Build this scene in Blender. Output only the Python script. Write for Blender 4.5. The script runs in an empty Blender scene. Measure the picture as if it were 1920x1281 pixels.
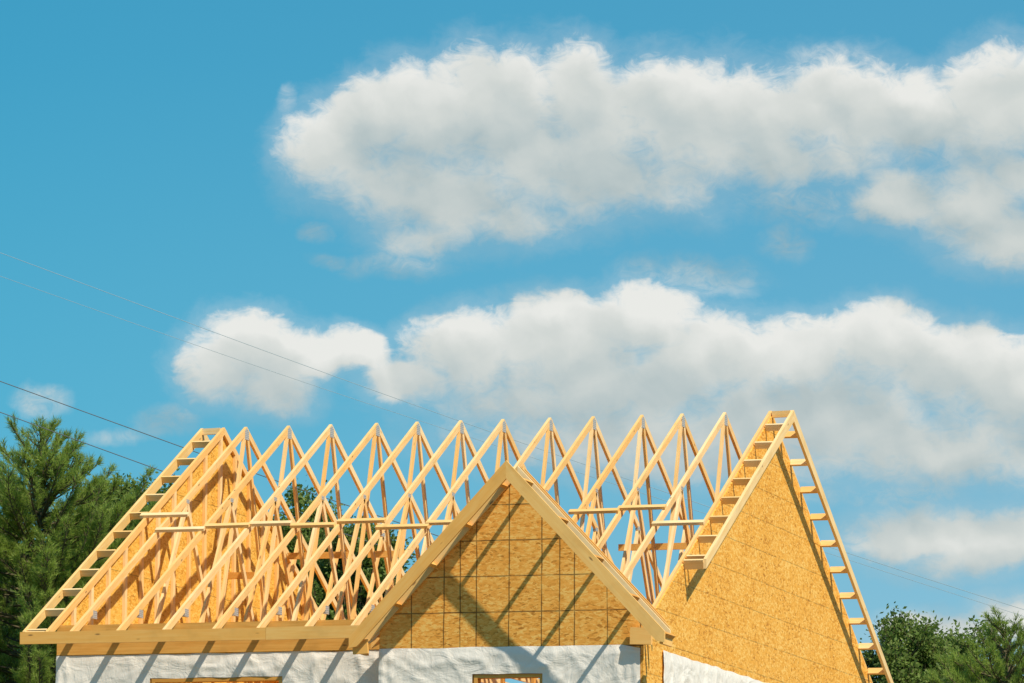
import bpy, math, random
import numpy as np
from mathutils import Vector, Matrix, noise as mn
random.seed(7); rng=np.random.default_rng(7)
D=bpy.data; SC=bpy.context.scene
GZ=-10.4
# ---------------------------------------------------------------- camera
F=10068.6; YAW,PIT,ROL=0.2806,0.1374,0.0047
CAM=np.array([23.4775,-68.4475,-8.8076])
fw=np.array([-math.sin(YAW)*math.cos(PIT),math.cos(YAW)*math.cos(PIT),math.sin(PIT)])
r0=np.array([math.cos(YAW),math.sin(YAW),0]); u0=np.cross(r0,fw)
r2=r0*math.cos(ROL)+u0*math.sin(ROL); u2=u0*math.cos(ROL)-r0*math.sin(ROL)
def ray(px,py): return fw+r2*(px-960)/F-u2*(py-640.5)/F
def onY(px,py,Y):
    d=ray(px,py); return CAM+d*((Y-CAM[1])/d[1])
def onX(px,py,X):
    d=ray(px,py); return CAM+d*((X-CAM[0])/d[0])
M=0.5062
def onRoof(px,py,off=0.0):
    d=ray(px,py); # z = M*y+off
    t=(M*CAM[1]+off-CAM[2])/(d[2]-M*d[1]); return CAM+d*t
cd=D.cameras.new("camera"); cam=D.objects.new("camera",cd); SC.collection.objects.link(cam)
cd.sensor_width=36; cd.lens=F/1920*36; cd.clip_start=1; cd.clip_end=6000
m=Matrix.Identity(4)
for i in range(3):
    m[i][0]=r2[i]; m[i][1]=u2[i]; m[i][2]=-fw[i]; m[i][3]=CAM[i]
cam.matrix_world=m; SC.camera=cam
SC.view_settings.view_transform='Standard'
# ---------------------------------------------------------------- node helper
class NT:
    def __init__(s,nt): s.nt=nt; s.n=nt.nodes; s.l=nt.links
    def new(s,t,**k):
        x=s.n.new(t)
        for a,b in k.items(): setattr(x,a,b)
        return x
    def set(s,sock,v):
        if hasattr(v,'is_output') or isinstance(v,bpy.types.NodeSocket): s.l.new(v,sock)
        else: sock.default_value=v
    def math(s,op,a,b=None,c=None,clamp=False):
        x=s.new('ShaderNodeMath',operation=op,use_clamp=clamp)
        for i,v in enumerate((a,b,c)):
            if v is not None: s.set(x.inputs[i],v)
        return x.outputs[0]
    def vm(s,op,a,b=None,c=None):
        x=s.new('ShaderNodeVectorMath',operation=op)
        for i,v in enumerate((a,b,c)):
            if v is not None: s.set(x.inputs[i],v)
        return x.outputs[1] if op in('DOT_PRODUCT','LENGTH') else x.outputs[0]
    def mix(s,f,a,b,mode='MIX'):
        x=s.new('ShaderNodeMix',data_type='RGBA',blend_type=mode)
        s.set(x.inputs[0],f); s.set(x.inputs[6],a); s.set(x.inputs[7],b); return x.outputs[2]
    def noise(s,v,scale,detail=4,rough=.5,col=False,dist=0):
        x=s.new('ShaderNodeTexNoise'); s.l.new(v,x.inputs['Vector'])
        x.inputs['Scale'].default_value=scale;x.inputs['Detail'].default_value=detail
        x.inputs['Roughness'].default_value=rough;x.inputs['Distortion'].default_value=dist
        return x.outputs['Color' if col else 'Fac']
    def voro(s,v,scale=1,rnd=1):
        x=s.new('ShaderNodeTexVoronoi'); s.l.new(v,x.inputs['Vector']); x.inputs['Scale'].default_value=scale
        x.inputs['Randomness'].default_value=rnd; return x
    def ramp(s,f,stops):
        x=s.new('ShaderNodeValToRGB'); s.set(x.inputs[0],f); e=x.color_ramp.elements
        while len(e)<len(stops): e.new(.5)
        for i,(p,c) in enumerate(stops): e[i].position=p; e[i].color=(*c,1)
        return x.outputs[0]
    def rng(s,v,a,b,c,d,smooth=False):
        x=s.new('ShaderNodeMapRange'); 
        if smooth: x.interpolation_type='SMOOTHSTEP'
        s.set(x.inputs[0],v)
        for i,q in enumerate((a,b,c,d)): s.set(x.inputs[i+1],q)
        return x.outputs[0]
def mat(name):
    mt=D.materials.new(name); mt.use_nodes=True; t=NT(mt.node_tree)
    b=t.n['Principled BSDF']; return mt,t,b
def C4(c): return (*c,1)
# wood
def wood(name,light,dark,knots=True,rough=.65):
    mt,t,b=mat(name)
    uv=t.new('ShaderNodeUVMap',uv_map='UVMap').outputs[0]
    tn=t.new('ShaderNodeUVMap',uv_map='Tone').outputs[0]
    sx=t.new('ShaderNodeSeparateXYZ'); t.l.new(tn,sx.inputs[0])
    v=t.vm('MULTIPLY',uv,(1.6,26,1))
    g=t.noise(v,1.0,5,.6,dist=.6)
    v2=t.vm('MULTIPLY',uv,(3,90,1)); g2=t.noise(v2,1,2,.5)
    gg=t.math('ADD',t.math('MULTIPLY',g,.75),t.math('MULTIPLY',g2,.25))
    f=t.rng(gg,.34,.68,0,1)
    f=t.math('ADD',f,t.math('MULTIPLY',t.math('SUBTRACT',sx.outputs[0],.5),1.2),clamp=True)
    col=t.mix(f,C4(dark),C4(light))
    hue=t.mix(sx.outputs[1],C4((1,.92,.80)),C4((1.0,1.0,1.0)))
    col=t.mix(1,col,hue,'MULTIPLY')
    if knots:
        k=t.voro(t.vm('MULTIPLY',uv,(1,3.2,1)),2.2)
        kd=t.rng(k.outputs['Distance'],.03,.11,.85,0,True)
        col=t.mix(kd,col,C4((.22,.10,.035)))
    big=t.noise(uv,2.2,3,.6)
    col=t.mix(t.rng(big,.5,.75,0,.35),col,C4(tuple(x*.55 for x in dark)))
    t.l.new(col,b.inputs['Base Color']); b.inputs['Roughness'].default_value=rough
    b.inputs['Specular IOR Level'].default_value=.25
    bp=t.new('ShaderNodeBump'); bp.inputs['Strength'].default_value=.25; bp.inputs['Distance'].default_value=.003
    t.l.new(gg,bp.inputs['Height']); t.l.new(bp.outputs[0],b.inputs['Normal'])
    return mt
W_TRUSS=wood("truss_lumber",(.95,.74,.42),(.88,.56,.20))
W_FASCIA=wood("fascia_lumber",(.97,.62,.22),(.92,.50,.13))
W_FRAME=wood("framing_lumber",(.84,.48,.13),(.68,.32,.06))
# steel plate
PL,t,b=mat("galvanised_plate")
uv=t.new('ShaderNodeUVMap',uv_map='UVMap').outputs[0]
n=t.voro(t.vm('MULTIPLY',uv,(60,40,1)),1,0)
t.l.new(t.mix(t.rng(n.outputs['Distance'],.15,.4,0,1),C4((.20,.20,.18)),C4((.55,.55,.52))),b.inputs['Base Color'])
b.inputs['Metallic'].default_value=.2; b.inputs['Roughness'].default_value=.5
# osb
def osb(name,plane,cols,lines=None,fs=1.0):
    mt,t,b=mat(name)
    oc=t.new('ShaderNodeTexCoord').outputs['Object']
    s=t.new('ShaderNodeSeparateXYZ'); t.l.new(oc,s.inputs[0])
    cx=t.new('ShaderNodeCombineXYZ'); t.l.new(s.outputs['X' if plane=='XZ' else 'Y'],cx.inputs[0]); t.l.new(s.outputs['Z'],cx.inputs[1])
    P=cx.outputs[0]
    wz=t.noise(P,7,2,.5,True); P2=t.vm('ADD',P,t.vm('MULTIPLY',t.vm('SUBTRACT',wz,(.5,.5,.5)),(.05,.05,0)))
    def layer(ang,sc):
        mp=t.new('ShaderNodeMapping'); t.l.new(P2,mp.inputs[0]); mp.inputs['Rotation'].default_value=(0,0,ang); mp.inputs['Scale'].default_value=tuple(q*fs for q in sc)
        vo=t.voro(mp.outputs[0],1); q=t.new('ShaderNodeSeparateColor'); t.l.new(vo.outputs['Color'],q.inputs[0]); return q,vo
    a,va=layer(.45,(14,36,1)); b2,vb=layer(-.7,(15,40,1)); c,vc=layer(1.45,(13,38,1)); d,vd=layer(.1,(30,80,1))
    v=t.mix(t.math('GREATER_THAN',a.outputs[1],.45),a.outputs[0],b2.outputs[0])
    v=t.mix(t.math('GREATER_THAN',b2.outputs[1],.66),v,c.outputs[0])
    v=t.mix(.25,v,d.outputs[0])
    fine=t.noise(t.vm('MULTIPLY',P2,(1,1,1)),60,3,.6)
    v=t.math('ADD',t.math('MULTIPLY',v,.85),t.math('MULTIPLY',fine,.15))
    big=t.noise(P,1.3,3,.55)
    v=t.math('ADD',v,t.math('MULTIPLY',t.math('SUBTRACT',big,.5),.5),clamp=True)
    col=t.ramp(v,[(0.08,cols[0]),(.30,cols[1]),(.58,cols[2]),(.84,cols[3])])
    if lines:
        sp=t.new('ShaderNodeSeparateXYZ'); t.l.new(P,sp.inputs[0])
        wob=t.math('MULTIPLY',t.math('SUBTRACT',t.noise(P,2.5,2,.5),.5),.02)
        tot=None
        for ax,per,off,wd,st,bl in lines:
            q=t.math('ADD',sp.outputs[ax],wob)
            q=t.math('SUBTRACT',q,off)
            if per>0:
                q=t.math('ABSOLUTE',t.math('SUBTRACT',q,t.math('MULTIPLY',t.math('ROUND',t.math('DIVIDE',q,per)),per)))
            else: q=t.math('ABSOLUTE',q)
            if bl: brk=t.rng(t.noise(t.vm('MULTIPLY',P,(9,2.4,1)),1,4,.7),.38,.52,.1,1)
            else: brk=t.rng(t.noise(P,3,3,.7),.30,.50,.45,1)
            l=t.math('MULTIPLY',t.math('MULTIPLY',t.rng(q,wd*.4,wd,1,0),st),brk)
            tot=l if tot is None else t.math('MAXIMUM',tot,l)
        col=t.mix(tot,col,C4((.05,.03,.014)))
    t.l.new(col,b.inputs['Base Color']); b.inputs['Roughness'].default_value=.7; b.inputs['Specular IOR Level'].default_value=.15
    bp=t.new('ShaderNodeBump'); bp.inputs['Strength'].default_value=.3; bp.inputs['Distance'].default_value=.003
    t.l.new(v,bp.inputs['Height']); t.l.new(bp.outputs[0],b.inputs['Normal'])
    return mt
B=6.72; WY=-6.10; XG=7.32; XL=-.34; ZW=onY(950,1213,-B)[2]; S=6.5594
XBL=onY(712,1216,-B)[0]
XF,XR=-.6456,7.6202
ox=onY(955,1080,-B)[0]; oz=onY(955,1080,-B)[2]
colsF=[(.44,.18,.03),(.82,.36,.06),(.92,.45,.09),(.96,.60,.17)]
colsS=[(.48,.19,.025),(.80,.37,.05),(.90,.46,.08),(.95,.60,.17)]
OSB_F=osb("front_sheathing",'XZ',colsF,[(0,.407,ox,.010,.8,0),(1,.432,oz,.010,.8,0),(0,0,ox-.612,.010,.8,0),(0,0,ox+.63,.010,.8,0)],1.2)
OSB_S=osb("side_sheathing",'YZ',colsS,[(1,.405,-.3,.010,.42,1),(0,0,-3.1,.006,.25,0),(0,0,2.2,.006,.25,0)],1.05)
OSB_I=osb("inner_sheathing",'YZ',[(.48,.22,.03),(.74,.40,.06),(.84,.49,.09),(.90,.60,.16)],[(1,1.22,-1.1,.008,.5,0)],1.1)
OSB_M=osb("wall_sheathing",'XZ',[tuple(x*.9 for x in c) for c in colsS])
# house wrap
WR,t,b=mat("house_wrap_film")
oc=t.new('ShaderNodeTexCoord').outputs['Object']
n1=t.noise(t.vm('MULTIPLY',oc,(1,1,1.6)),2.6,5,.55,dist=1.2); n2=t.noise(t.vm('MULTIPLY',oc,(1.5,1.5,.5)),8,4,.6,dist=1.0)
hh=t.math('ADD',t.math('MULTIPLY',n1,1),t.math('MULTIPLY',n2,.3))
t.l.new(t.mix(t.rng(n1,.35,.65,0,1),C4((.84,.78,.69)),C4((.93,.87,.78))),b.inputs['Base Color'])
b.inputs['Roughness'].default_value=.5; b.inputs['Specular IOR Level'].default_value=.35
bp=t.new('ShaderNodeBump'); bp.inputs['Strength'].default_value=.55; bp.inputs['Distance'].default_value=.04
t.l.new(hh,bp.inputs['Height']); t.l.new(bp.outputs[0],b.inputs['Normal'])
def leafmat(name,c1,c2,c3,tr=.3,sh=.5):
    mt,t,b=mat(name)
    g=t.new('ShaderNodeNewGeometry'); r=g.outputs['Random Per Island']
    oc=t.new('ShaderNodeTexCoord').outputs['Object']
    n=t.noise(oc,1.1,3,.6)
    col=t.ramp(r,[(0,c1),(.55,c2),(1,c3)])
    col=t.mix(t.rng(n,.38,.62,0,.6),col,C4(tuple(x*sh for x in c1)))
    t.l.new(col,b.inputs['Base Color']); b.inputs['Roughness'].default_value=.55
    b.inputs['Specular IOR Level'].default_value=.3
    tl=t.new('ShaderNodeBsdfTranslucent'); t.l.new(col,tl.inputs[0])
    mx=t.new('ShaderNodeMixShader'); mx.inputs[0].default_value=tr
    t.l.new(b.outputs[0],mx.inputs[1]); t.l.new(tl.outputs[0],mx.inputs[2])
    t.l.new(mx.outputs[0],t.n['Material Output'].inputs[0]); return mt
NEEDLE=leafmat("pine_needles",(.26,.38,.05),(.36,.49,.09),(.50,.58,.16),.5,.75)
LEAF=leafmat("broad_leaves",(.12,.20,.03),(.19,.29,.055),(.30,.37,.10),.4,.6)
def plain(name,c1,c2,sc,rough=.9):
    mt,t,b=mat(name); oc=t.new('ShaderNodeTexCoord').outputs['Object']
    t.l.new(t.mix(t.noise(oc,sc,6,.6),C4(c1),C4(c2)),b.inputs['Base Color']); b.inputs['Roughness'].default_value=rough; return mt
BARK=plain("bark",(.08,.075,.035),(.15,.12,.06),14)
WIRE=plain("aluminium_wire",(.10,.11,.12),(.18,.19,.2),5,.5)
WIREL=plain("pale_wire",(.34,.44,.48),(.40,.50,.54),5,.6)  # sky-like tint in the colour lets the upper wires fade into the sky
GRD=plain("dirt_and_grass",(.09,.10,.035),(.22,.16,.09),.35)
CONC=plain("concrete",(.30,.29,.27),(.42,.41,.39),3)
# ---------------------------------------------------------------- mesh builder
class MB:
    def __init__(s): s.v=[];s.f=[];s.uv=[];s.tn=[];s.mi=[]
    def prism(s,pts,tv,ud,mi=0,tone=None):
        pts=[Vector(p) for p in pts]; tv=Vector(tv); ud=Vector(ud).normalized(); n=len(pts); o=len(s.v)
        c=sum(pts,Vector())/n; 
        nn=Vector()
        for i in range(n): nn+=(pts[i]-c).cross(pts[(i+1)%n]-c)
        if nn.dot(tv)>0: pts=pts[::-1]
        s.v+= [tuple(p) for p in pts]+[tuple(p+tv) for p in pts]
        fs=[list(range(n)),list(range(2*n-1,n-1,-1))]
        for i in range(n):
            j=(i+1)%n; fs.append([i,i+n,j+n,j])
        tone=tone if tone is not None else (random.random(),random.random())
        ro=Vector((random.uniform(0,50),random.uniform(0,50)))
        al=pts+[p+tv for p in pts]
        for k,f in enumerate(fs):
            a,b2,c2=al[f[0]],al[f[1]],al[f[2]]; nr=(b2-a).cross(c2-a)
            nr=nr.normalized() if nr.length>1e-9 else Vector((0,0,1))
            ot=nr.cross(ud)
            if ot.length<.2: ot=Vector((0,0,1)) if abs(nr.z)<.7 else Vector((1,0,0))
            ot.normalize()
            s.f.append([o+i for i in f]); s.mi.append(mi)
            for i in f:
                s.uv.append((al[i].dot(ud)+ro[0],al[i].dot(ot)+ro[1]+k*.37)); s.tn.append(tone)
    def board(s,p0,p1,w,d,up=(0,0,1),mi=0):
        p0=Vector(p0);p1=Vector(p1);a=(p1-p0).normalized();side=a.cross(Vector(up)).normalized();u=side.cross(a).normalized()
        q=[p0-side*w/2-u*d/2,p0+side*w/2-u*d/2,p0+side*w/2+u*d/2,p0-side*w/2+u*d/2]
        s.prism(q,p1-p0,a,mi)
    def obj(s,name,mats,parent=None,bevel=0):
        me=D.meshes.new(name); me.from_pydata(s.v,[],s.f)
        for m_ in mats: me.materials.append(m_)
        u=me.uv_layers.new(name='UVMap'); w=me.uv_layers.new(name='Tone')
        u.data.foreach_set('uv',np.array(s.uv,dtype=np.float32).ravel()); w.data.foreach_set('uv',np.array(s.tn,dtype=np.float32).ravel())
        me.polygons.foreach_set('material_index',s.mi); me.update()
        o=D.objects.new(name,me); SC.collection.objects.link(o)
        if parent: attach(o,parent)
        return o
def attach(o,p):
    o.parent=p; o.matrix_parent_inverse=PW[p.name]
PW={}
def empty(name,loc,parent=None,**k):
    e=D.objects.new(name,None); SC.collection.objects.link(e); e.empty_display_size=.5
    if parent:
        attach(e,parent); e.location=(0,0,0); PW[e.name]=Matrix.Identity(4)
    else:
        e.location=loc; PW[e.name]=Matrix.Translation(Vector(loc)).inverted()
    for a,b_ in k.items(): e[a]=b_
    return e
house=empty("unfinished_house",(3.5,0,GZ),label="unfinished wooden house with open roof trusses and bare sheathed gables",category="house")
J=lambda s=.004: random.uniform(-s,s)
VH=.0998
ZB=-M*6.1-.10
def truss(X,gable=False):
    b=MB(); T=.038; x0=X-T/2; tv=(T,0,0)
    for sg in(-1,1):
        e=S-.002
        b.prism([(x0,0,0),(x0,sg*e,-M*e),(x0,sg*e,-M*e-VH),(x0,0,-VH)],tv,(0,sg,-M))
    b.prism([(x0,-6.08,ZB-.089),(x0,6.08,ZB-.089),(x0,6.08,ZB),(x0,-6.08,ZB)],tv,(0,1,0))
    def web(y0,z0,y1,z1):
        a=Vector((X,y0,z0));c=Vector((X,y1,z1)); b.board(a,c,.034,.080,up=(0,1,0) if abs(z1-z0)>abs(y1-y0) else (0,0,1))
    if not gable:
        for sg in(-1,1):
            tops=[(0,-.12),(2.35,-M*2.35-VH)]; bots=[1.15,3.6]
            web(sg*.05,tops[0][1],sg*bots[0],ZB); web(sg*bots[0],ZB,sg*tops[1][0],tops[1][1])
            web(sg*tops[1][0],tops[1][1],sg*bots[1],ZB)
        px=x0-.0015
        b.prism([(px,-.08,-.18),(px,.08,-.18),(px,.08,-.06),(px,0,-.02),(px,-.08,-.06)],(T+.003,0,0),(0,1,0),1)
        for y in(-2.35,2.35):
            z=-M*abs(y)-.07; b.prism([(px,y-.06,z-.03),(px,y+.06,z-.03),(px,y+.06,z+.02),(px,y-.06,z+.02)],(T+.003,0,0),(0,1,0),1)
        for y in(-5.75,5.75):
            z=-M*abs(y)-.1; b.prism([(px,y-.07,z-.08),(px,y+.07,z-.08),(px,y+.07,z+.02),(px,y-.07,z+.02)],(T+.003,0,0),(0,1,0),1)
    else:
        y=-5.6
        while y<5.7:
            zt=-M*abs(y)-VH
            if zt-ZB>.15: b.board((X,y,ZB),(X,y,zt+.02),.036,.089,up=(0,1,0))
            y+=.61
    return b.obj("roof_truss",[W_TRUSS,PL],house)
dx=[0,0,-.01,.03,-.01,-.01,-.03,.01,0,.06,0,-.03]
for i in range(12): truss(.61*i+dx[i])
truss(XL+.02,True); truss(XG-.02,True)
def brace(px0,px1,py,w=.06,d=.04):
    a=onRoof(px0,py,.02);c=onRoof(px1,py,.02); y=(a[1]+c[1])/2; z=M*y+.022
    b=MB(); b.board((a[0],y,z),(c[0],y+J(.02),z),.089,.038,up=(0,-M,1)); b.obj("truss_brace",[W_TRUSS],house)
for a_ in [(265,352,966),(293,382,993),(386,468,986),(468,546,982),(546,626,985),(634,722,977),(706,802,988),(800,870,980),(1068,1160,959),(1160,1248,952),(1224,1320,981)]: brace(*a_)
def ibrace(px0,px1,py,Y):
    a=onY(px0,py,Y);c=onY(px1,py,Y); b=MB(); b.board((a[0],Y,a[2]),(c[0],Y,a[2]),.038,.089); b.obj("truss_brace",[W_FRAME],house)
ibrace(540,652,1043,1.2); ibrace(428,484,1080,-.6); ibrace(1160,1312,1027,1.5); ibrace(690,760,1040,1.2)
def ladder(xin,xout,yf,yb):
    lad=empty("rake_ladder",(0,0,0),house)
    sgn=1 if xout>xin else -1
    T=.038; x0=xout-(T if sgn>0 else 0)
    b=MB(); H=.15
    for sg,L in((-1,yf),(1,yb)):
        b.prism([(x0,0,.0),(x0,sg*L,-M*L),(x0,sg*L,-M*L-H*.8),(x0,0,-H)],(T,0,0),(0,sg,-M))
    b.obj("rafter",[W_TRUSS],lad)
    xa_,xb_=(xin,x0) if sgn>0 else (x0+T,xin)
    b=MB(); b.board((xa_,-.03,-.055),(xb_,-.03,-.05),.045,.085); b.obj("lookout",[W_TRUSS],lad)
    for sg,L in((-1,yf),(1,yb)):
        s=.42
        while s<L:
            y=sg*s; z=-M*s-.05
            b=MB(); b.board((xa_,y,z-.01),(xb_,y+J(.01),z-.01),.04,.088,up=(0,sg*M,1)); b.obj("lookout",[W_TRUSS],lad); s+=.60
        b=MB(); y=sg*(L-.022); b.board((xa_,y,-M*L-.06),(xb_,y,-M*L-.06),.04,.12,up=(0,sg*M,1)); b.obj("lookout",[W_TRUSS],lad)
ladder(XG+.015,XR,4.78,6.56); ladder(XL-.015,XF,6.52,6.56)
def gable(X,th,mt_,yf,yb,name,zb):
    b=MB(); o=.03
    pts=[(X,-yf,zb),(X,-yf,-M*yf-o-.02),(X,0,-o-.03),(X,yb,-M*yb-o-.02),(X,yb,zb)]
    b.prism(pts,(th,0,0),(0,1,0)); return b.obj(name,[mt_],house)
gable(XG,.012,OSB_S,6.1,6.1,"gable_wall",GZ+.4)
gable(XL-.012,.012,OSB_I,6.1,6.1,"gable_wall",GZ+.4)
b=MB(); b.prism([(XG,-B,GZ+.4),(XG,-B,-3.40),(XG,-6.102,-3.32),(XG,-6.102,GZ+.4)],(.012,0,0),(0,1,0)); b.obj("side_wall",[OSB_S],house)
b=MB(); b.prism([(XBL,-B,GZ+.4),(XBL,-B,-3.55),(XBL,-6.102,-3.55),(XBL,-6.102,GZ+.4)],(.012,0,0),(0,1,0)); b.obj("side_wall",[OSB_S],house)
# front gable (over bump-out)
xa,w,Bf,za,zt=5.7787,1.9525,7.2676,-1.4322,-3.512
g=(za-zt)/w; 
b=MB(); ztop=za-.06
b.prism([(XBL,-B,ZW-.12),(XG+.016,-B,ZW-.12),(XG+.016,-B,ztop-g*(XG+.012-xa)),(xa,-B,ztop),(XBL,-B,ztop-g*(xa-XBL))],(0,-.012,0),(1,0,0))
b.obj("gable_wall",[OSB_F],house)
rk=empty("front_rake",(0,0,0),house)
vh=.150*math.sqrt(1+g*g)
def rake(Y,mt_,h=vh,wl=w,wr=w,name="rafter",T=.038,dz=0):
    b=MB()
    for sg,e in((-1,wl),(1,wr)):
        b.prism([(xa,Y,za+dz),(xa+sg*e,Y,za-g*e+dz),(xa+sg*e,Y,za-g*e-h*.6+dz),(xa+sg*(e-.10),Y,za-g*(e-.10)-h+dz),(xa,Y,za-h+dz)],(0,T,0),(sg,0,-g))
    b.obj(name,[mt_],rk)
rake(-Bf,W_FASCIA)
rake(-B-.052,W_TRUSS,.11,w-.02,w-.06,dz=-.012); rake(-B+.08,W_TRUSS,.11,w-.02,w-.10,dz=-.004);rake(-B+.28,W_FASCIA,.13,w-.02,w-.2,dz=-.012)
for sg in(-1,1):
    s=.16
    while s<w:
        x=xa+sg*s; z=za-g*s-.075
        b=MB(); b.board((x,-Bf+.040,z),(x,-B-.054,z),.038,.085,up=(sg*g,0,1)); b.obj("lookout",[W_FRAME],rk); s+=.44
b=MB(); b.board((XG-.12,-B-.09,zt-.01),(XG+.14,-B-.09,zt-.02),.07,.2); b.obj("eave_return",[W_FASCIA],house)
b=MB(); b.board((xa-w+.02,-Bf+.11,zt-.115),(XBL-.01,-Bf+.11,zt-.105),.04,.17)
b.board((xa-w+.03,-Bf+.13,zt-.1),(xa-w+.03,-6.62,zt-.1),.04,.15); b.obj("eave_return",[W_FASCIA],house)
b=MB(); b.board((xa+w-.05,-Bf+.05,zt-.08),(xa+w-.05,-B-.05,zt-.08),.04,.13); b.obj("eave_return",[W_FASCIA],house)
# main eave fascia
b=MB(); zf=-M*S; xs=2.55
b.prism([(XF,-S-.04,zf+.006),(xs,-S-.04,zf+.002),(xs,-S-.04,zf-.145),(XF,-S-.04,zf-.143)],(0,.038,0),(1,0,0))
b.prism([(xs+.003,-S-.041,zf+.008),(XBL-.02,-S-.041,zf+.008),(XBL-.02,-S-.041,zf-.143),(xs+.003,-S-.041,zf-.146)],(0,.038,0),(1,0,0))
b.obj("eave_fascia",[W_FASCIA],house)
b=MB(); b.board((XF,S+.02,zf-.09),(XR,S+.02,zf-.09),.038,.15); b.obj("eave_fascia",[W_FASCIA],house)
def wall(x0,x1,Y,z0,z1,open_,mt_,name,th=.13):
    b=MB(); xs=[x0]; 
    for o in open_: xs+=[o[0],o[1]]
    xs.append(x1)
    def bx(a,c,zb,zc): b.prism([(a,Y,zb),(c,Y,zb),(c,Y,zc),(a,Y,zc)],(0,th,0),(1,0,0))
    for i in range(0,len(xs),2): bx(xs[i],xs[i+1],z0,z1)
    for o in open_: bx(o[0],o[1],o[3],z1); bx(o[0],o[1],z0,o[2])
    return b.obj(name,[mt_],house)
a1=onY(285,1273,WY);a2=onY(530,1273,WY); op1=(a1[0],a2[0],a1[2]-1.3,a1[2]+.0)
c1=onY(889,1265,-B);c2=onY(1019,1265,-B); op2=(c1[0],c2[0],c1[2]-1.2,c1[2])
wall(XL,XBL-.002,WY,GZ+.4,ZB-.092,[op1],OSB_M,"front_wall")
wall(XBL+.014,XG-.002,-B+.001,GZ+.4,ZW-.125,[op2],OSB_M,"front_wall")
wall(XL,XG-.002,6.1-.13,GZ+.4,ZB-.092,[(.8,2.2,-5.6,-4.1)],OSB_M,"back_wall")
def window(o,Y,name="window_opening"):
    e=empty(name,(0,0,0),house); t_=.045
    for nm,p in(("header",[(o[0],o[3]-t_),(o[1],o[3]-t_),(o[1],o[3]-.002),(o[0],o[3]-.002)]),("sill",[(o[0],o[2]+.002),(o[1],o[2]+.002),(o[1],o[2]+t_),(o[0],o[2]+t_)]),
                ("jamb",[(o[0]+.002,o[2]+t_),(o[0]+t_,o[2]+t_),(o[0]+t_,o[3]-t_),(o[0]+.002,o[3]-t_)]),("jamb",[(o[1]-t_,o[2]+t_),(o[1]-.002,o[2]+t_),(o[1]-.002,o[3]-t_),(o[1]-t_,o[3]-t_)])):
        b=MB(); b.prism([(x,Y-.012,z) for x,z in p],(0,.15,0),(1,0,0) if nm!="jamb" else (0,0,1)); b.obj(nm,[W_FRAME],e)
window(op1,WY); window(op2,-B)
b=MB()
for x in np.arange(XL+.2,XG,.41): b.board((x,-2.5,GZ+.5),(x,-2.5,ZB-.1),.038,.089,up=(0,1,0))
b.board((XL+.02,-2.5,ZB-.12),(XG-.02,-2.5,ZB-.12),.09,.04); b.obj("stud_partition",[W_FRAME],house)
b=MB(); b.prism([(XL,-6,-6.6),(XG-.01,-6,-6.6),(XG-.01,5.9,-6.6),(XL,5.9,-6.6)],(0,0,-.25),(1,0,0)); b.obj("upper_floor",[OSB_M],house)
b=MB(); b.prism([(XL-.02,-6.15,GZ-.2),(XG+.03,-6.15,GZ-.2),(XG+.03,6.12,GZ-.2),(XL-.02,6.12,GZ-.2)],(0,0,.6),(1,0,0)); 
b.prism([(XBL-.02,-B-.02,GZ-.2),(XG+.03,-B-.02,GZ-.2),(XG+.03,-6.152,GZ-.2),(XBL-.02,-6.152,GZ-.2)],(0,0,.6),(1,0,0)); b.obj("foundation",[CONC],house)
def wrap(axis,pl,a0,a1,z0,ztopf,hole,seed,out):
    st=.03; nx=int((a1-a0)/st); nz=int((ztopf(a0)-z0)/st)+1
    V=[];Fc=[]
    for i in range(nx+1):
        a=a0+(a1-a0)*i/nx; ztp=ztopf(a)
        for k in range(nz+1):
            z=z0+(ztp-z0)*k/nz
            q=Vector((a*1.0,z*1.6,seed)); 
            r=1-abs(mn.noise(q*1.3+Vector((0,0,3))))*3.2
            r2_=1-abs(mn.noise(Vector((a*2.2+z*1.6,z*1.1-a*.5,seed+5))))*3
            r3_=1-abs(mn.noise(Vector((a*4.5-z*3,z*2.5+a,seed+9))))*3
            d=.008+.014*max(0,r)**3+.012*max(0,r2_)**3+.007*max(0,r3_)**2+.010*mn.noise(q*.6)
            edge=min(1,(ztp-z)/.10+.15); d=.004+max(0,d)*edge
            e2=min(a1-a,a-a0); 
            if e2<.25: d+=.016*(1-e2/.25)*(.5+.5*math.sin(a*60+z*3))
            V.append((a,pl+out*d,z) if axis=='X' else (pl+out*d,a,z))
    for i in range(nx):
        for k in range(nz):
            a=a0+(a1-a0)*(i+.5)/nx; z=V[i*(nz+1)+k][2]+st/2
            if hole and hole[0]-.01<a<hole[1]+.01 and hole[2]<z<hole[3]+.01: continue
            Fc.append([i*(nz+1)+k,(i+1)*(nz+1)+k,(i+1)*(nz+1)+k+1,i*(nz+1)+k+1])
    me=D.meshes.new("house_wrap"); me.from_pydata(V,[],Fc); me.materials.append(WR); me.update()
    me.polygons.foreach_set('use_smooth',[True]*len(me.polygons))
    o=D.objects.new("house_wrap",me); SC.collection.objects.link(o); attach(o,house); return o
zt1=onY(400,1225,WY)[2]
wrap('X',WY,XL-.01,XBL-.02,-6.5,lambda a:zt1+.012*mn.noise(Vector((a*2,0,1)))+.004*math.sin(a*9),op1,1.3,-1)
wrap('X',-B-.012,XBL+.0,XG-.02,-6.5,lambda a:ZW+.012*mn.noise(Vector((a*2,4,1)))-(.05*max(0,a-(XG-.25))/.25),op2,7.7,-1)
wrap('Y',XG+.012,-5.84,6.0,-6.5,lambda a:-3.62+.02*mn.noise(Vector((a*2.4,9,1))),None,11.2,1)
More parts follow.
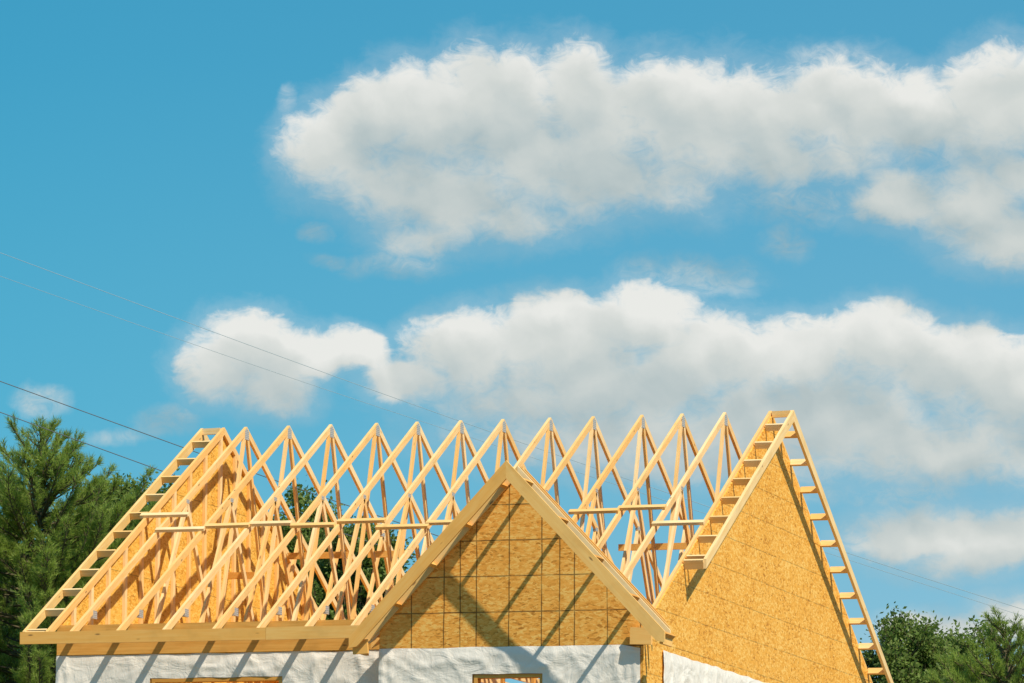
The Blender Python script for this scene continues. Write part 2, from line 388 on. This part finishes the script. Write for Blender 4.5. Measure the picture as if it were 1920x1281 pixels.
b=MB(); b.prism([(XL+.0,WY-.02,zt1+.008),(XBL-.01,WY-.02,zt1+.008),(XBL-.01,WY-.02,ZB-.01),(XL,WY-.02,ZB-.01)],(0,.018,0),(1,0,0)); b.obj("wall_plate",[W_FRAME],house)
# ---------------------------------------------------------------- fast mesh
def fast(name,V,Fq,mt_,k,parent=None):
    V=np.asarray(V,dtype=np.float32).reshape(-1,3); n=len(V)
    me=D.meshes.new(name); me.vertices.add(n); me.vertices.foreach_set('co',V.ravel())
    nf=n//k if Fq is None else len(Fq); idx=np.arange(n,dtype=np.int32) if Fq is None else np.asarray(Fq,dtype=np.int32).ravel()
    me.loops.add(len(idx)); me.loops.foreach_set('vertex_index',idx)
    me.polygons.add(nf); me.polygons.foreach_set('loop_start',np.arange(0,nf*k,k,dtype=np.int32))
    me.update(calc_edges=True); me.validate(); me.materials.append(mt_)
    o=D.objects.new(name,me); SC.collection.objects.link(o)
    if parent: attach(o,parent)
    return o
def tubes(name,segs,mt_,parent,ns=5):
    S_=np.array([[*p0,*p1,ra,rb] for p0,p1,ra,rb in segs],dtype=float)
    p0=S_[:,:3];p1=S_[:,3:6];a=p1-p0;L=np.linalg.norm(a,axis=1);k=L>1e-5;S_=S_[k];p0=p0[k];p1=p1[k];a=a[k]/L[k][:,None]
    t_=np.where(np.abs(a[:,:1])<.8,[[1.,0,0]],[[0,1.,0]]); s_=np.cross(a,t_); s_/=np.linalg.norm(s_,axis=1,keepdims=True); q=np.cross(a,s_)
    n=len(S_); V=np.zeros((n,2*ns,3))
    for i in range(ns):
        an=2*math.pi*i/ns; o=s_*math.cos(an)+q*math.sin(an)
        V[:,i]=p0+o*S_[:,6:7]; V[:,ns+i]=p1+o*S_[:,7:8]
    Fq=np.array([[i,(i+1)%ns,ns+(i+1)%ns,ns+i] for i in range(ns)])[None]+(np.arange(n)*2*ns)[:,None,None]
    return fast(name,V,Fq.reshape(-1,4),mt_,4,parent)
def rnd(n): v=rng.normal(size=(n,3)); return v/np.linalg.norm(v,axis=1,keepdims=True)
def leaves(C,size):
    n=len(C); a=rnd(n); b=np.cross(a,rnd(n)); b/=np.linalg.norm(b,axis=1,keepdims=True)+1e-9
    s=(size*rng.uniform(.6,1.25,n))[:,None]
    return np.stack([C-a*s,C+b*s*.55,C+a*s,C-b*s*.55],1).reshape(-1,3)
def pine(base_xy,ztop,label,slope=.5,maxL=2.6,zlow=-7,needle=.115,dens=1.,dz=.16):
    x,y=base_xy; e=empty("pine_tree",(x,y,GZ),label=label,category="tree")
    segs=[];Ht=ztop-GZ
    for i in range(12):
        f0,f1=i/12,(i+1)/12; segs.append(((x,y,GZ+Ht*f0),(x,y,GZ+Ht*f1),.16*(1-f0)+.01,.16*(1-f1)+.008))
    T=[];Dv=[]
    def shoot(p,d,L):
        n=max(2,int(L/.05)); q=np.array(p)
        for i in range(n):
            d=d+np.array([0,0,.07]); d/=np.linalg.norm(d)
            q2=q+d*L/n; segs.append((q,q2,.006,.004)); q=q2
            if i>=n*.15: T.append(q);Dv.append(d)
    shoot((x,y,ztop-.5),np.array([0,0,1.]),.42)
    z=ztop-.2
    while z>zlow:
        dep=ztop-z; Lb=min(maxL,.18+dep*slope)
        for kk in range(5 if dep<.8 else 9):
            an=random.uniform(0,6.283); el=math.radians(52-min(38,dep*18)+random.uniform(-14,14)); L=Lb*random.uniform(.5,1.10)
            d=np.array([math.cos(an)*math.cos(el),math.sin(an)*math.cos(el),math.sin(el)]); q=np.array([x,y,z+random.uniform(-.1,.1)])
            n=max(3,int(L/.12)); 
            for i in range(n):
                d=d+np.array([0,0,.015 if i<n*.6 else .07])+rng.normal(size=3)*.04; d/=np.linalg.norm(d); q2=q+d*L/n
                segs.append((q,q2,.02*(1-i/n)+.005,.02*(1-(i+1)/n)+.005)); q=q2
                if i>=n*.2 and random.random()<dens:
                    for ss in range(3):
                        sd=np.cross(d,[0,0,1]); sd/=np.linalg.norm(sd)+1e-9; sd=sd*random.choice((-1,1))*random.uniform(.4,1)+d*.8+np.array([0,0,random.uniform(0,.8)]); sd/=np.linalg.norm(sd)
                        shoot(q,sd,random.uniform(.12,.26)*(1 if L>.6 else .6))
            shoot(q,d,.18)
        z-=dz
    T=np.array(T);Dv=np.array(Dv)
    nn=12; C=np.repeat(T,nn,0); Dd=np.repeat(Dv,nn,0)+rnd(len(T)*nn)*.8; Dd/=np.linalg.norm(Dd,axis=1,keepdims=True)
    sd=np.cross(Dd,rnd(len(Dd))); sd/=np.linalg.norm(sd,axis=1,keepdims=True); L=(needle*rng.uniform(.7,1.2,len(C)))[:,None]
    C=C+rng.normal(size=C.shape)*.015
    V=np.stack([C-sd*.005,C+sd*.005,C+Dd*L],1).reshape(-1,3)
    tubes("trunk",segs,BARK,e,4); fast("crown",V,None,NEEDLE,3,e)
    return e
def broad(bx,by,ztop,R,Hc,label,n=90,leaf=.042,per=230,seed=1):
    random.seed(seed); e=empty("broadleaf_tree",(bx,by,GZ),label=label,category="tree")
    segs=[]; zc=ztop-Hc
    base=np.array([bx,by,GZ]); top=np.array([bx,by,zc+Hc*.5])
    pts=[base+(top-base)*f+np.array([J(.15),J(.15),0])*(f>0) for f in np.linspace(0,1,9)]
    for i in range(8): segs.append((pts[i],pts[i+1],.24*(1-i/9),.24*(1-(i+1)/9)))
    C=[]
    for k in range(n):
        d=rnd(1)[0]; d[2]=abs(d[2]) if random.random()<.85 else d[2]
        d=np.sign(d)*np.abs(d)**np.array([1,1,.7])   # fuller shoulders
        rr=random.uniform(.45,1)**.5*random.uniform(.8,1.0)
        c=np.array([bx,by,zc])+d*np.array([R,R,Hc])*rr
        s=pts[random.randint(4,8)]; mid=(s+c)/2+rnd(1)[0]*.2+np.array([0,0,-.15])
        segs.append((s,mid,.05,.03)); segs.append((mid,c,.03,.012))
        out=(c-np.array([bx,by,zc-Hc*.5])); out/=np.linalg.norm(out)
        for t_ in range(9):
            d2=out*.9+rnd(1)[0]*.9+np.array([0,0,.25]); d2/=np.linalg.norm(d2); L=random.uniform(.2,.5)
            c2=c+d2*L; segs.append((c,c2,.008,.003))
            m_=per//9
            f=rng.uniform(.1,1.05,m_)[:,None]; C.append(c+(c2-c)*f+rng.normal(size=(m_,3))*.085)
    C=np.concatenate(C); tubes("trunk",segs,BARK,e,4); fast("crown",leaves(C,leaf),None,LEAF,4,e)
    return e
p=onY(78,812,14); pine((p[0],p[1]),p[2],"tall feathery green pine behind the house",.85,2.5,-4.6)
p=onY(235,872,18); broad(p[0],p[1],p[2],1.5,3.6,"dark leafy tree beside the pine",seed=3,n=190)
p=onY(175,915,21); broad(p[0],p[1],p[2],1.5,3.6,"shaded leafy tree behind the pine",seed=14,n=150)
p=onY(20,930,22); broad(p[0],p[1],p[2],2.2,4.0,"shaded leafy tree behind the pine",seed=4,n=150)
p=onY(565,920,22); broad(p[0],p[1],p[2],1.15,3.4,"dark leafy tree seen through the open trusses",seed=5,n=190)
p=onY(680,950,20); broad(p[0],p[1],p[2],.95,3.2,"dark leafy tree seen through the open trusses",seed=6,n=150)
p=onY(1680,1160,24); broad(p[0],p[1],p[2],1.2,2.6,"thin leafy treetop beside the bare gable",seed=8,n=140,per=190)
p=onY(1800,1180,28); broad(p[0],p[1],p[2],1.5,2.4,"thin leafy treetop beside the bare gable",seed=9,n=150,per=190)
p=onY(1885,1175,20); pine((p[0],p[1]),p[2],"small pine treetop beside leafy trees",.8,1.6,-6.0)
def wire(pts,Y,r,mt_,label):
    P=[onY(a,b_,Y) for a,b_ in pts]
    P=[P[0]+(P[0]-P[1])*1.0]+P+[P[-1]+(P[-1]-P[-2])*.6]
    cu=D.curves.new("power_line",'CURVE'); cu.dimensions='3D'; sp=cu.splines.new('NURBS'); sp.points.add(len(P)-1)
    for i,q in enumerate(P): sp.points[i].co=(*q,1)
    sp.order_u=4; sp.use_endpoint_u=True; cu.bevel_depth=r; cu.resolution_u=8; cu.materials.append(mt_)
    o=D.objects.new("power_line_tmp",cu); SC.collection.objects.link(o)
    dg=bpy.context.evaluated_depsgraph_get(); me=D.meshes.new_from_object(o.evaluated_get(dg)); me.materials.clear(); me.materials.append(mt_)
    D.objects.remove(o); o2=D.objects.new("power_line",me); SC.collection.objects.link(o2)
    o2["label"]=label; o2["category"]="power line"; o2["group"]="overhead wires behind the house"
wire([(0,474),(450,642),(920,812),(1600,1043),(1900,1137)],40,.0052,WIREL,"thin pale overhead wire sagging above the roof")
wire([(0,518),(400,660),(800,795),(1700,1085)],40,.0042,WIREL,"thin pale overhead wire sagging above the roof")
wire([(0,715),(340,838),(650,950),(1200,1130)],8.6,.0065,WIRE,"dark overhead wire passing behind the house")
wire([(0,773),(260,868),(560,975),(1100,1150)],8.6,.0065,WIRE,"dark overhead wire passing behind the house")
me=D.meshes.new("ground"); me.from_pydata([(-3000,-3000,GZ),(3000,-3000,GZ),(3000,3000,GZ),(-3000,3000,GZ)],[],[(0,1,2,3)]); me.materials.append(GRD)
o=D.objects.new("ground",me); SC.collection.objects.link(o); o["kind"]="structure"
# ---------------------------------------------------------------- light
sd=Vector((1.0,-.56,1.38)).normalized()
L=D.lights.new("sun",'SUN'); L.energy=5.0; L.angle=math.radians(.7); L.color=(1,.905,.75)
lo=D.objects.new("sun",L); SC.collection.objects.link(lo); lo.rotation_euler=sd.to_track_quat('Z','Y').to_euler()
wd=D.worlds.new("World"); SC.world=wd; wd.use_nodes=True; t=NT(wd.node_tree)
try: wd.cycles.sampling_method='MANUAL'; wd.cycles.sample_map_resolution=256
except Exception: pass
bg=t.n['Background']; bg.inputs[1].default_value=.1
sky=t.new('ShaderNodeTexSky',sky_type='NISHITA'); sky.sun_disc=False; sky.sun_elevation=math.asin(sd.z); sky.sun_rotation=math.atan2(sd.x,sd.y)
dirv=t.new('ShaderNodeTexCoord').outputs['Generated']
dv=t.vm('NORMALIZE',dirv); sx=t.new('ShaderNodeSeparateXYZ'); t.l.new(dv,sx.inputs[0])
az=t.math('ARCTAN2',sx.outputs[0],sx.outputs[1]); el=t.math('ARCSINE',sx.outputs[2])
K=F/100; AZ0=math.atan2(fw[0],fw[1]); EL0=math.asin(fw[2])
U=t.math('MULTIPLY',t.math('SUBTRACT',az,AZ0),K); V=t.math('MULTIPLY',t.math('SUBTRACT',el,EL0),K)
cb=t.new('ShaderNodeCombineXYZ'); t.l.new(U,cb.inputs[0]); t.l.new(V,cb.inputs[1]); Q=cb.outputs[0]
def q_of(px,py):
    d=ray(px,py); d=d/np.linalg.norm(d); return (math.atan2(d[0],d[1])-AZ0)*K,(math.asin(d[2])-EL0)*K
ELL=[(640,280,112,95),(710,225,95,88),(810,220,140,108),(930,210,140,124),(1090,200,85,116),(1020,290,280,120),(740,340,180,74),(850,375,190,92),(800,450,95,50,.85),(950,410,170,58,.9),(1260,245,165,130),(1400,245,160,115),(1570,230,170,112),(1720,235,160,98),(1875,205,130,115),(1480,300,250,64,.95),(1150,335,280,84,.95),
(1690,370,110,66),(1820,380,150,90),(1890,440,140,72),(1930,330,110,60),
(470,655,112,72),(420,695,95,68),(520,725,85,62),(590,665,100,48,.95),(665,655,72,46,.9),
(770,715,100,48),(870,670,115,85),(1040,635,150,85),(1200,605,115,75),(1150,715,310,105),(1000,755,250,58,.9),(1340,680,160,85),(1490,680,120,82),(1650,650,120,85),(1780,700,150,90),(1910,730,130,98),(1500,790,460,118),(1750,845,340,85),(1150,815,340,80,.95),(1280,870,280,50,.8),
(1710,1000,125,62),(1850,1010,140,66),(1790,1060,130,40,.8),(1760,1185,130,40),(1890,1165,90,55)]
WISP=[(82,750,60,30,1.),(315,787,62,34,1.1),(220,815,70,20,.8),(590,436,36,22,1.),(605,490,50,16,.7),(1300,520,150,45,1.),(545,190,28,42,.7),(1470,450,50,45,.9),(1560,120,100,40,1.),(760,500,120,32,.9),(1480,380,160,45,.9),(1650,930,220,26,.8)]
def field_group(nm,LST,sm):
    gt=D.node_groups.new(nm,'ShaderNodeTree'); gt.interface.new_socket("P",in_out='INPUT',socket_type='NodeSocketVector'); gt.interface.new_socket("F",in_out='OUTPUT',socket_type='NodeSocketFloat')
    g_=NT(gt); i_=g_.new('NodeGroupInput'); o_=g_.new('NodeGroupOutput'); acc=None
    for e in LST:
        w_=e[4] if len(e)>4 else 1.; cu,cv=q_of(e[0],e[1]); rx,ry=e[2]/100*1.1,e[3]/100*1.1
        a=g_.vm('MULTIPLY_ADD',i_.outputs[0],(1/rx,1/ry,0),(-cu/rx,-cv/ry,0))
        v_=g_.math('MULTIPLY_ADD',g_.vm('DOT_PRODUCT',a,a),-1.0,w_)
        acc=v_ if acc is None else g_.math('SMOOTH_MAX',acc,v_,sm)
    acc=g_.math('MAXIMUM',acc,-2.0)
    g_.l.new(acc,o_.inputs[0]); return gt
FG=field_group("cloud_field",ELL,.4); FW=field_group("wisp_field",WISP,.1)
def fld(p,G=FG):
    x=t.new('ShaderNodeGroup'); x.node_tree=G; t.l.new(p,x.inputs[0]); return x.outputs[0]
wn=t.noise(Q,1.1,6,.55,True); Qw=t.vm('ADD',Q,t.vm('MULTIPLY',t.vm('SUBTRACT',wn,(.5,.5,.5)),(.75,.6,0)))
f0=fld(Qw); f1=fld(t.vm('ADD',Qw,(.16,.80,0)))
df=t.math('SUBTRACT',f0,f1)
n0=t.noise(Qw,.95,8,.50)
ef=t.noise(t.vm('MULTIPLY',Q,(.8,1.25,1)),2.6,7,.66,dist=1.2)
dens=t.math('ADD',f0,t.math('ADD',t.math('MULTIPLY',t.math('SUBTRACT',n0,.46),1.4),t.math('MULTIPLY',t.math('SUBTRACT',ef,.5),.95)))
wdt=t.rng(df,-.9,.8,1.6,.60)
mask=t.rng(dens,-.18,wdt,0,1,True)
haze=t.rng(dens,-.9,.5,0,.22,True)
fwv=t.math('ADD',fld(Qw,FW),t.math('MULTIPLY',t.math('SUBTRACT',n0,.5),2.2))
wm=t.math('MULTIPLY',t.rng(fwv,-.3,1.4,0,.65,True),t.rng(ef,.32,.62,.3,1))
mask=t.math('MAXIMUM',mask,t.math('MAXIMUM',haze,wm))
nl0=t.noise(Qw,.6,2,.45); nl1=t.noise(t.vm('ADD',Qw,(.14,.42,0)),.6,2,.45)
n1=t.noise(t.vm('ADD',Qw,(.03,.09,0)),.95,8,.50)
lit=t.math('ADD',t.math('MULTIPLY',df,.28),t.math('ADD',t.math('MULTIPLY',t.math('SUBTRACT',nl0,nl1),.85),t.math('MULTIPLY',t.math('SUBTRACT',n0,n1),.35)))
thick=t.rng(f0,.0,.9,0,.20)
sh=t.math('ADD',t.math('SUBTRACT',.545,thick),lit)
ccol=t.ramp(sh,[(0.08,(3.8,4.7,4.9)),(.30,(5.0,5.7,5.7)),(.55,(6.6,6.9,6.6)),(.84,(8.4,8.4,8.0))])
grad=t.ramp(t.rng(el,math.radians(0),math.radians(30),0,1),[(0,(4.3,6.6,7.3)),(.15,(2.3,5.3,7.0)),(.24,(1.30,4.5,6.5)),(.36,(.66,3.65,5.8)),(.47,(.42,3.1,5.2)),(1,(.5,2.2,4.2))])
side=t.rng(U,-10,8,0,1); grad=t.mix(side,t.mix(1,grad,C4((.48,.95,.98)),'MULTIPLY'),grad)
sk=t.mix(.90,sky.outputs[0],grad)
fin=t.mix(t.math('MULTIPLY',mask,.97),sk,ccol)
t.l.new(fin,bg.inputs[0])
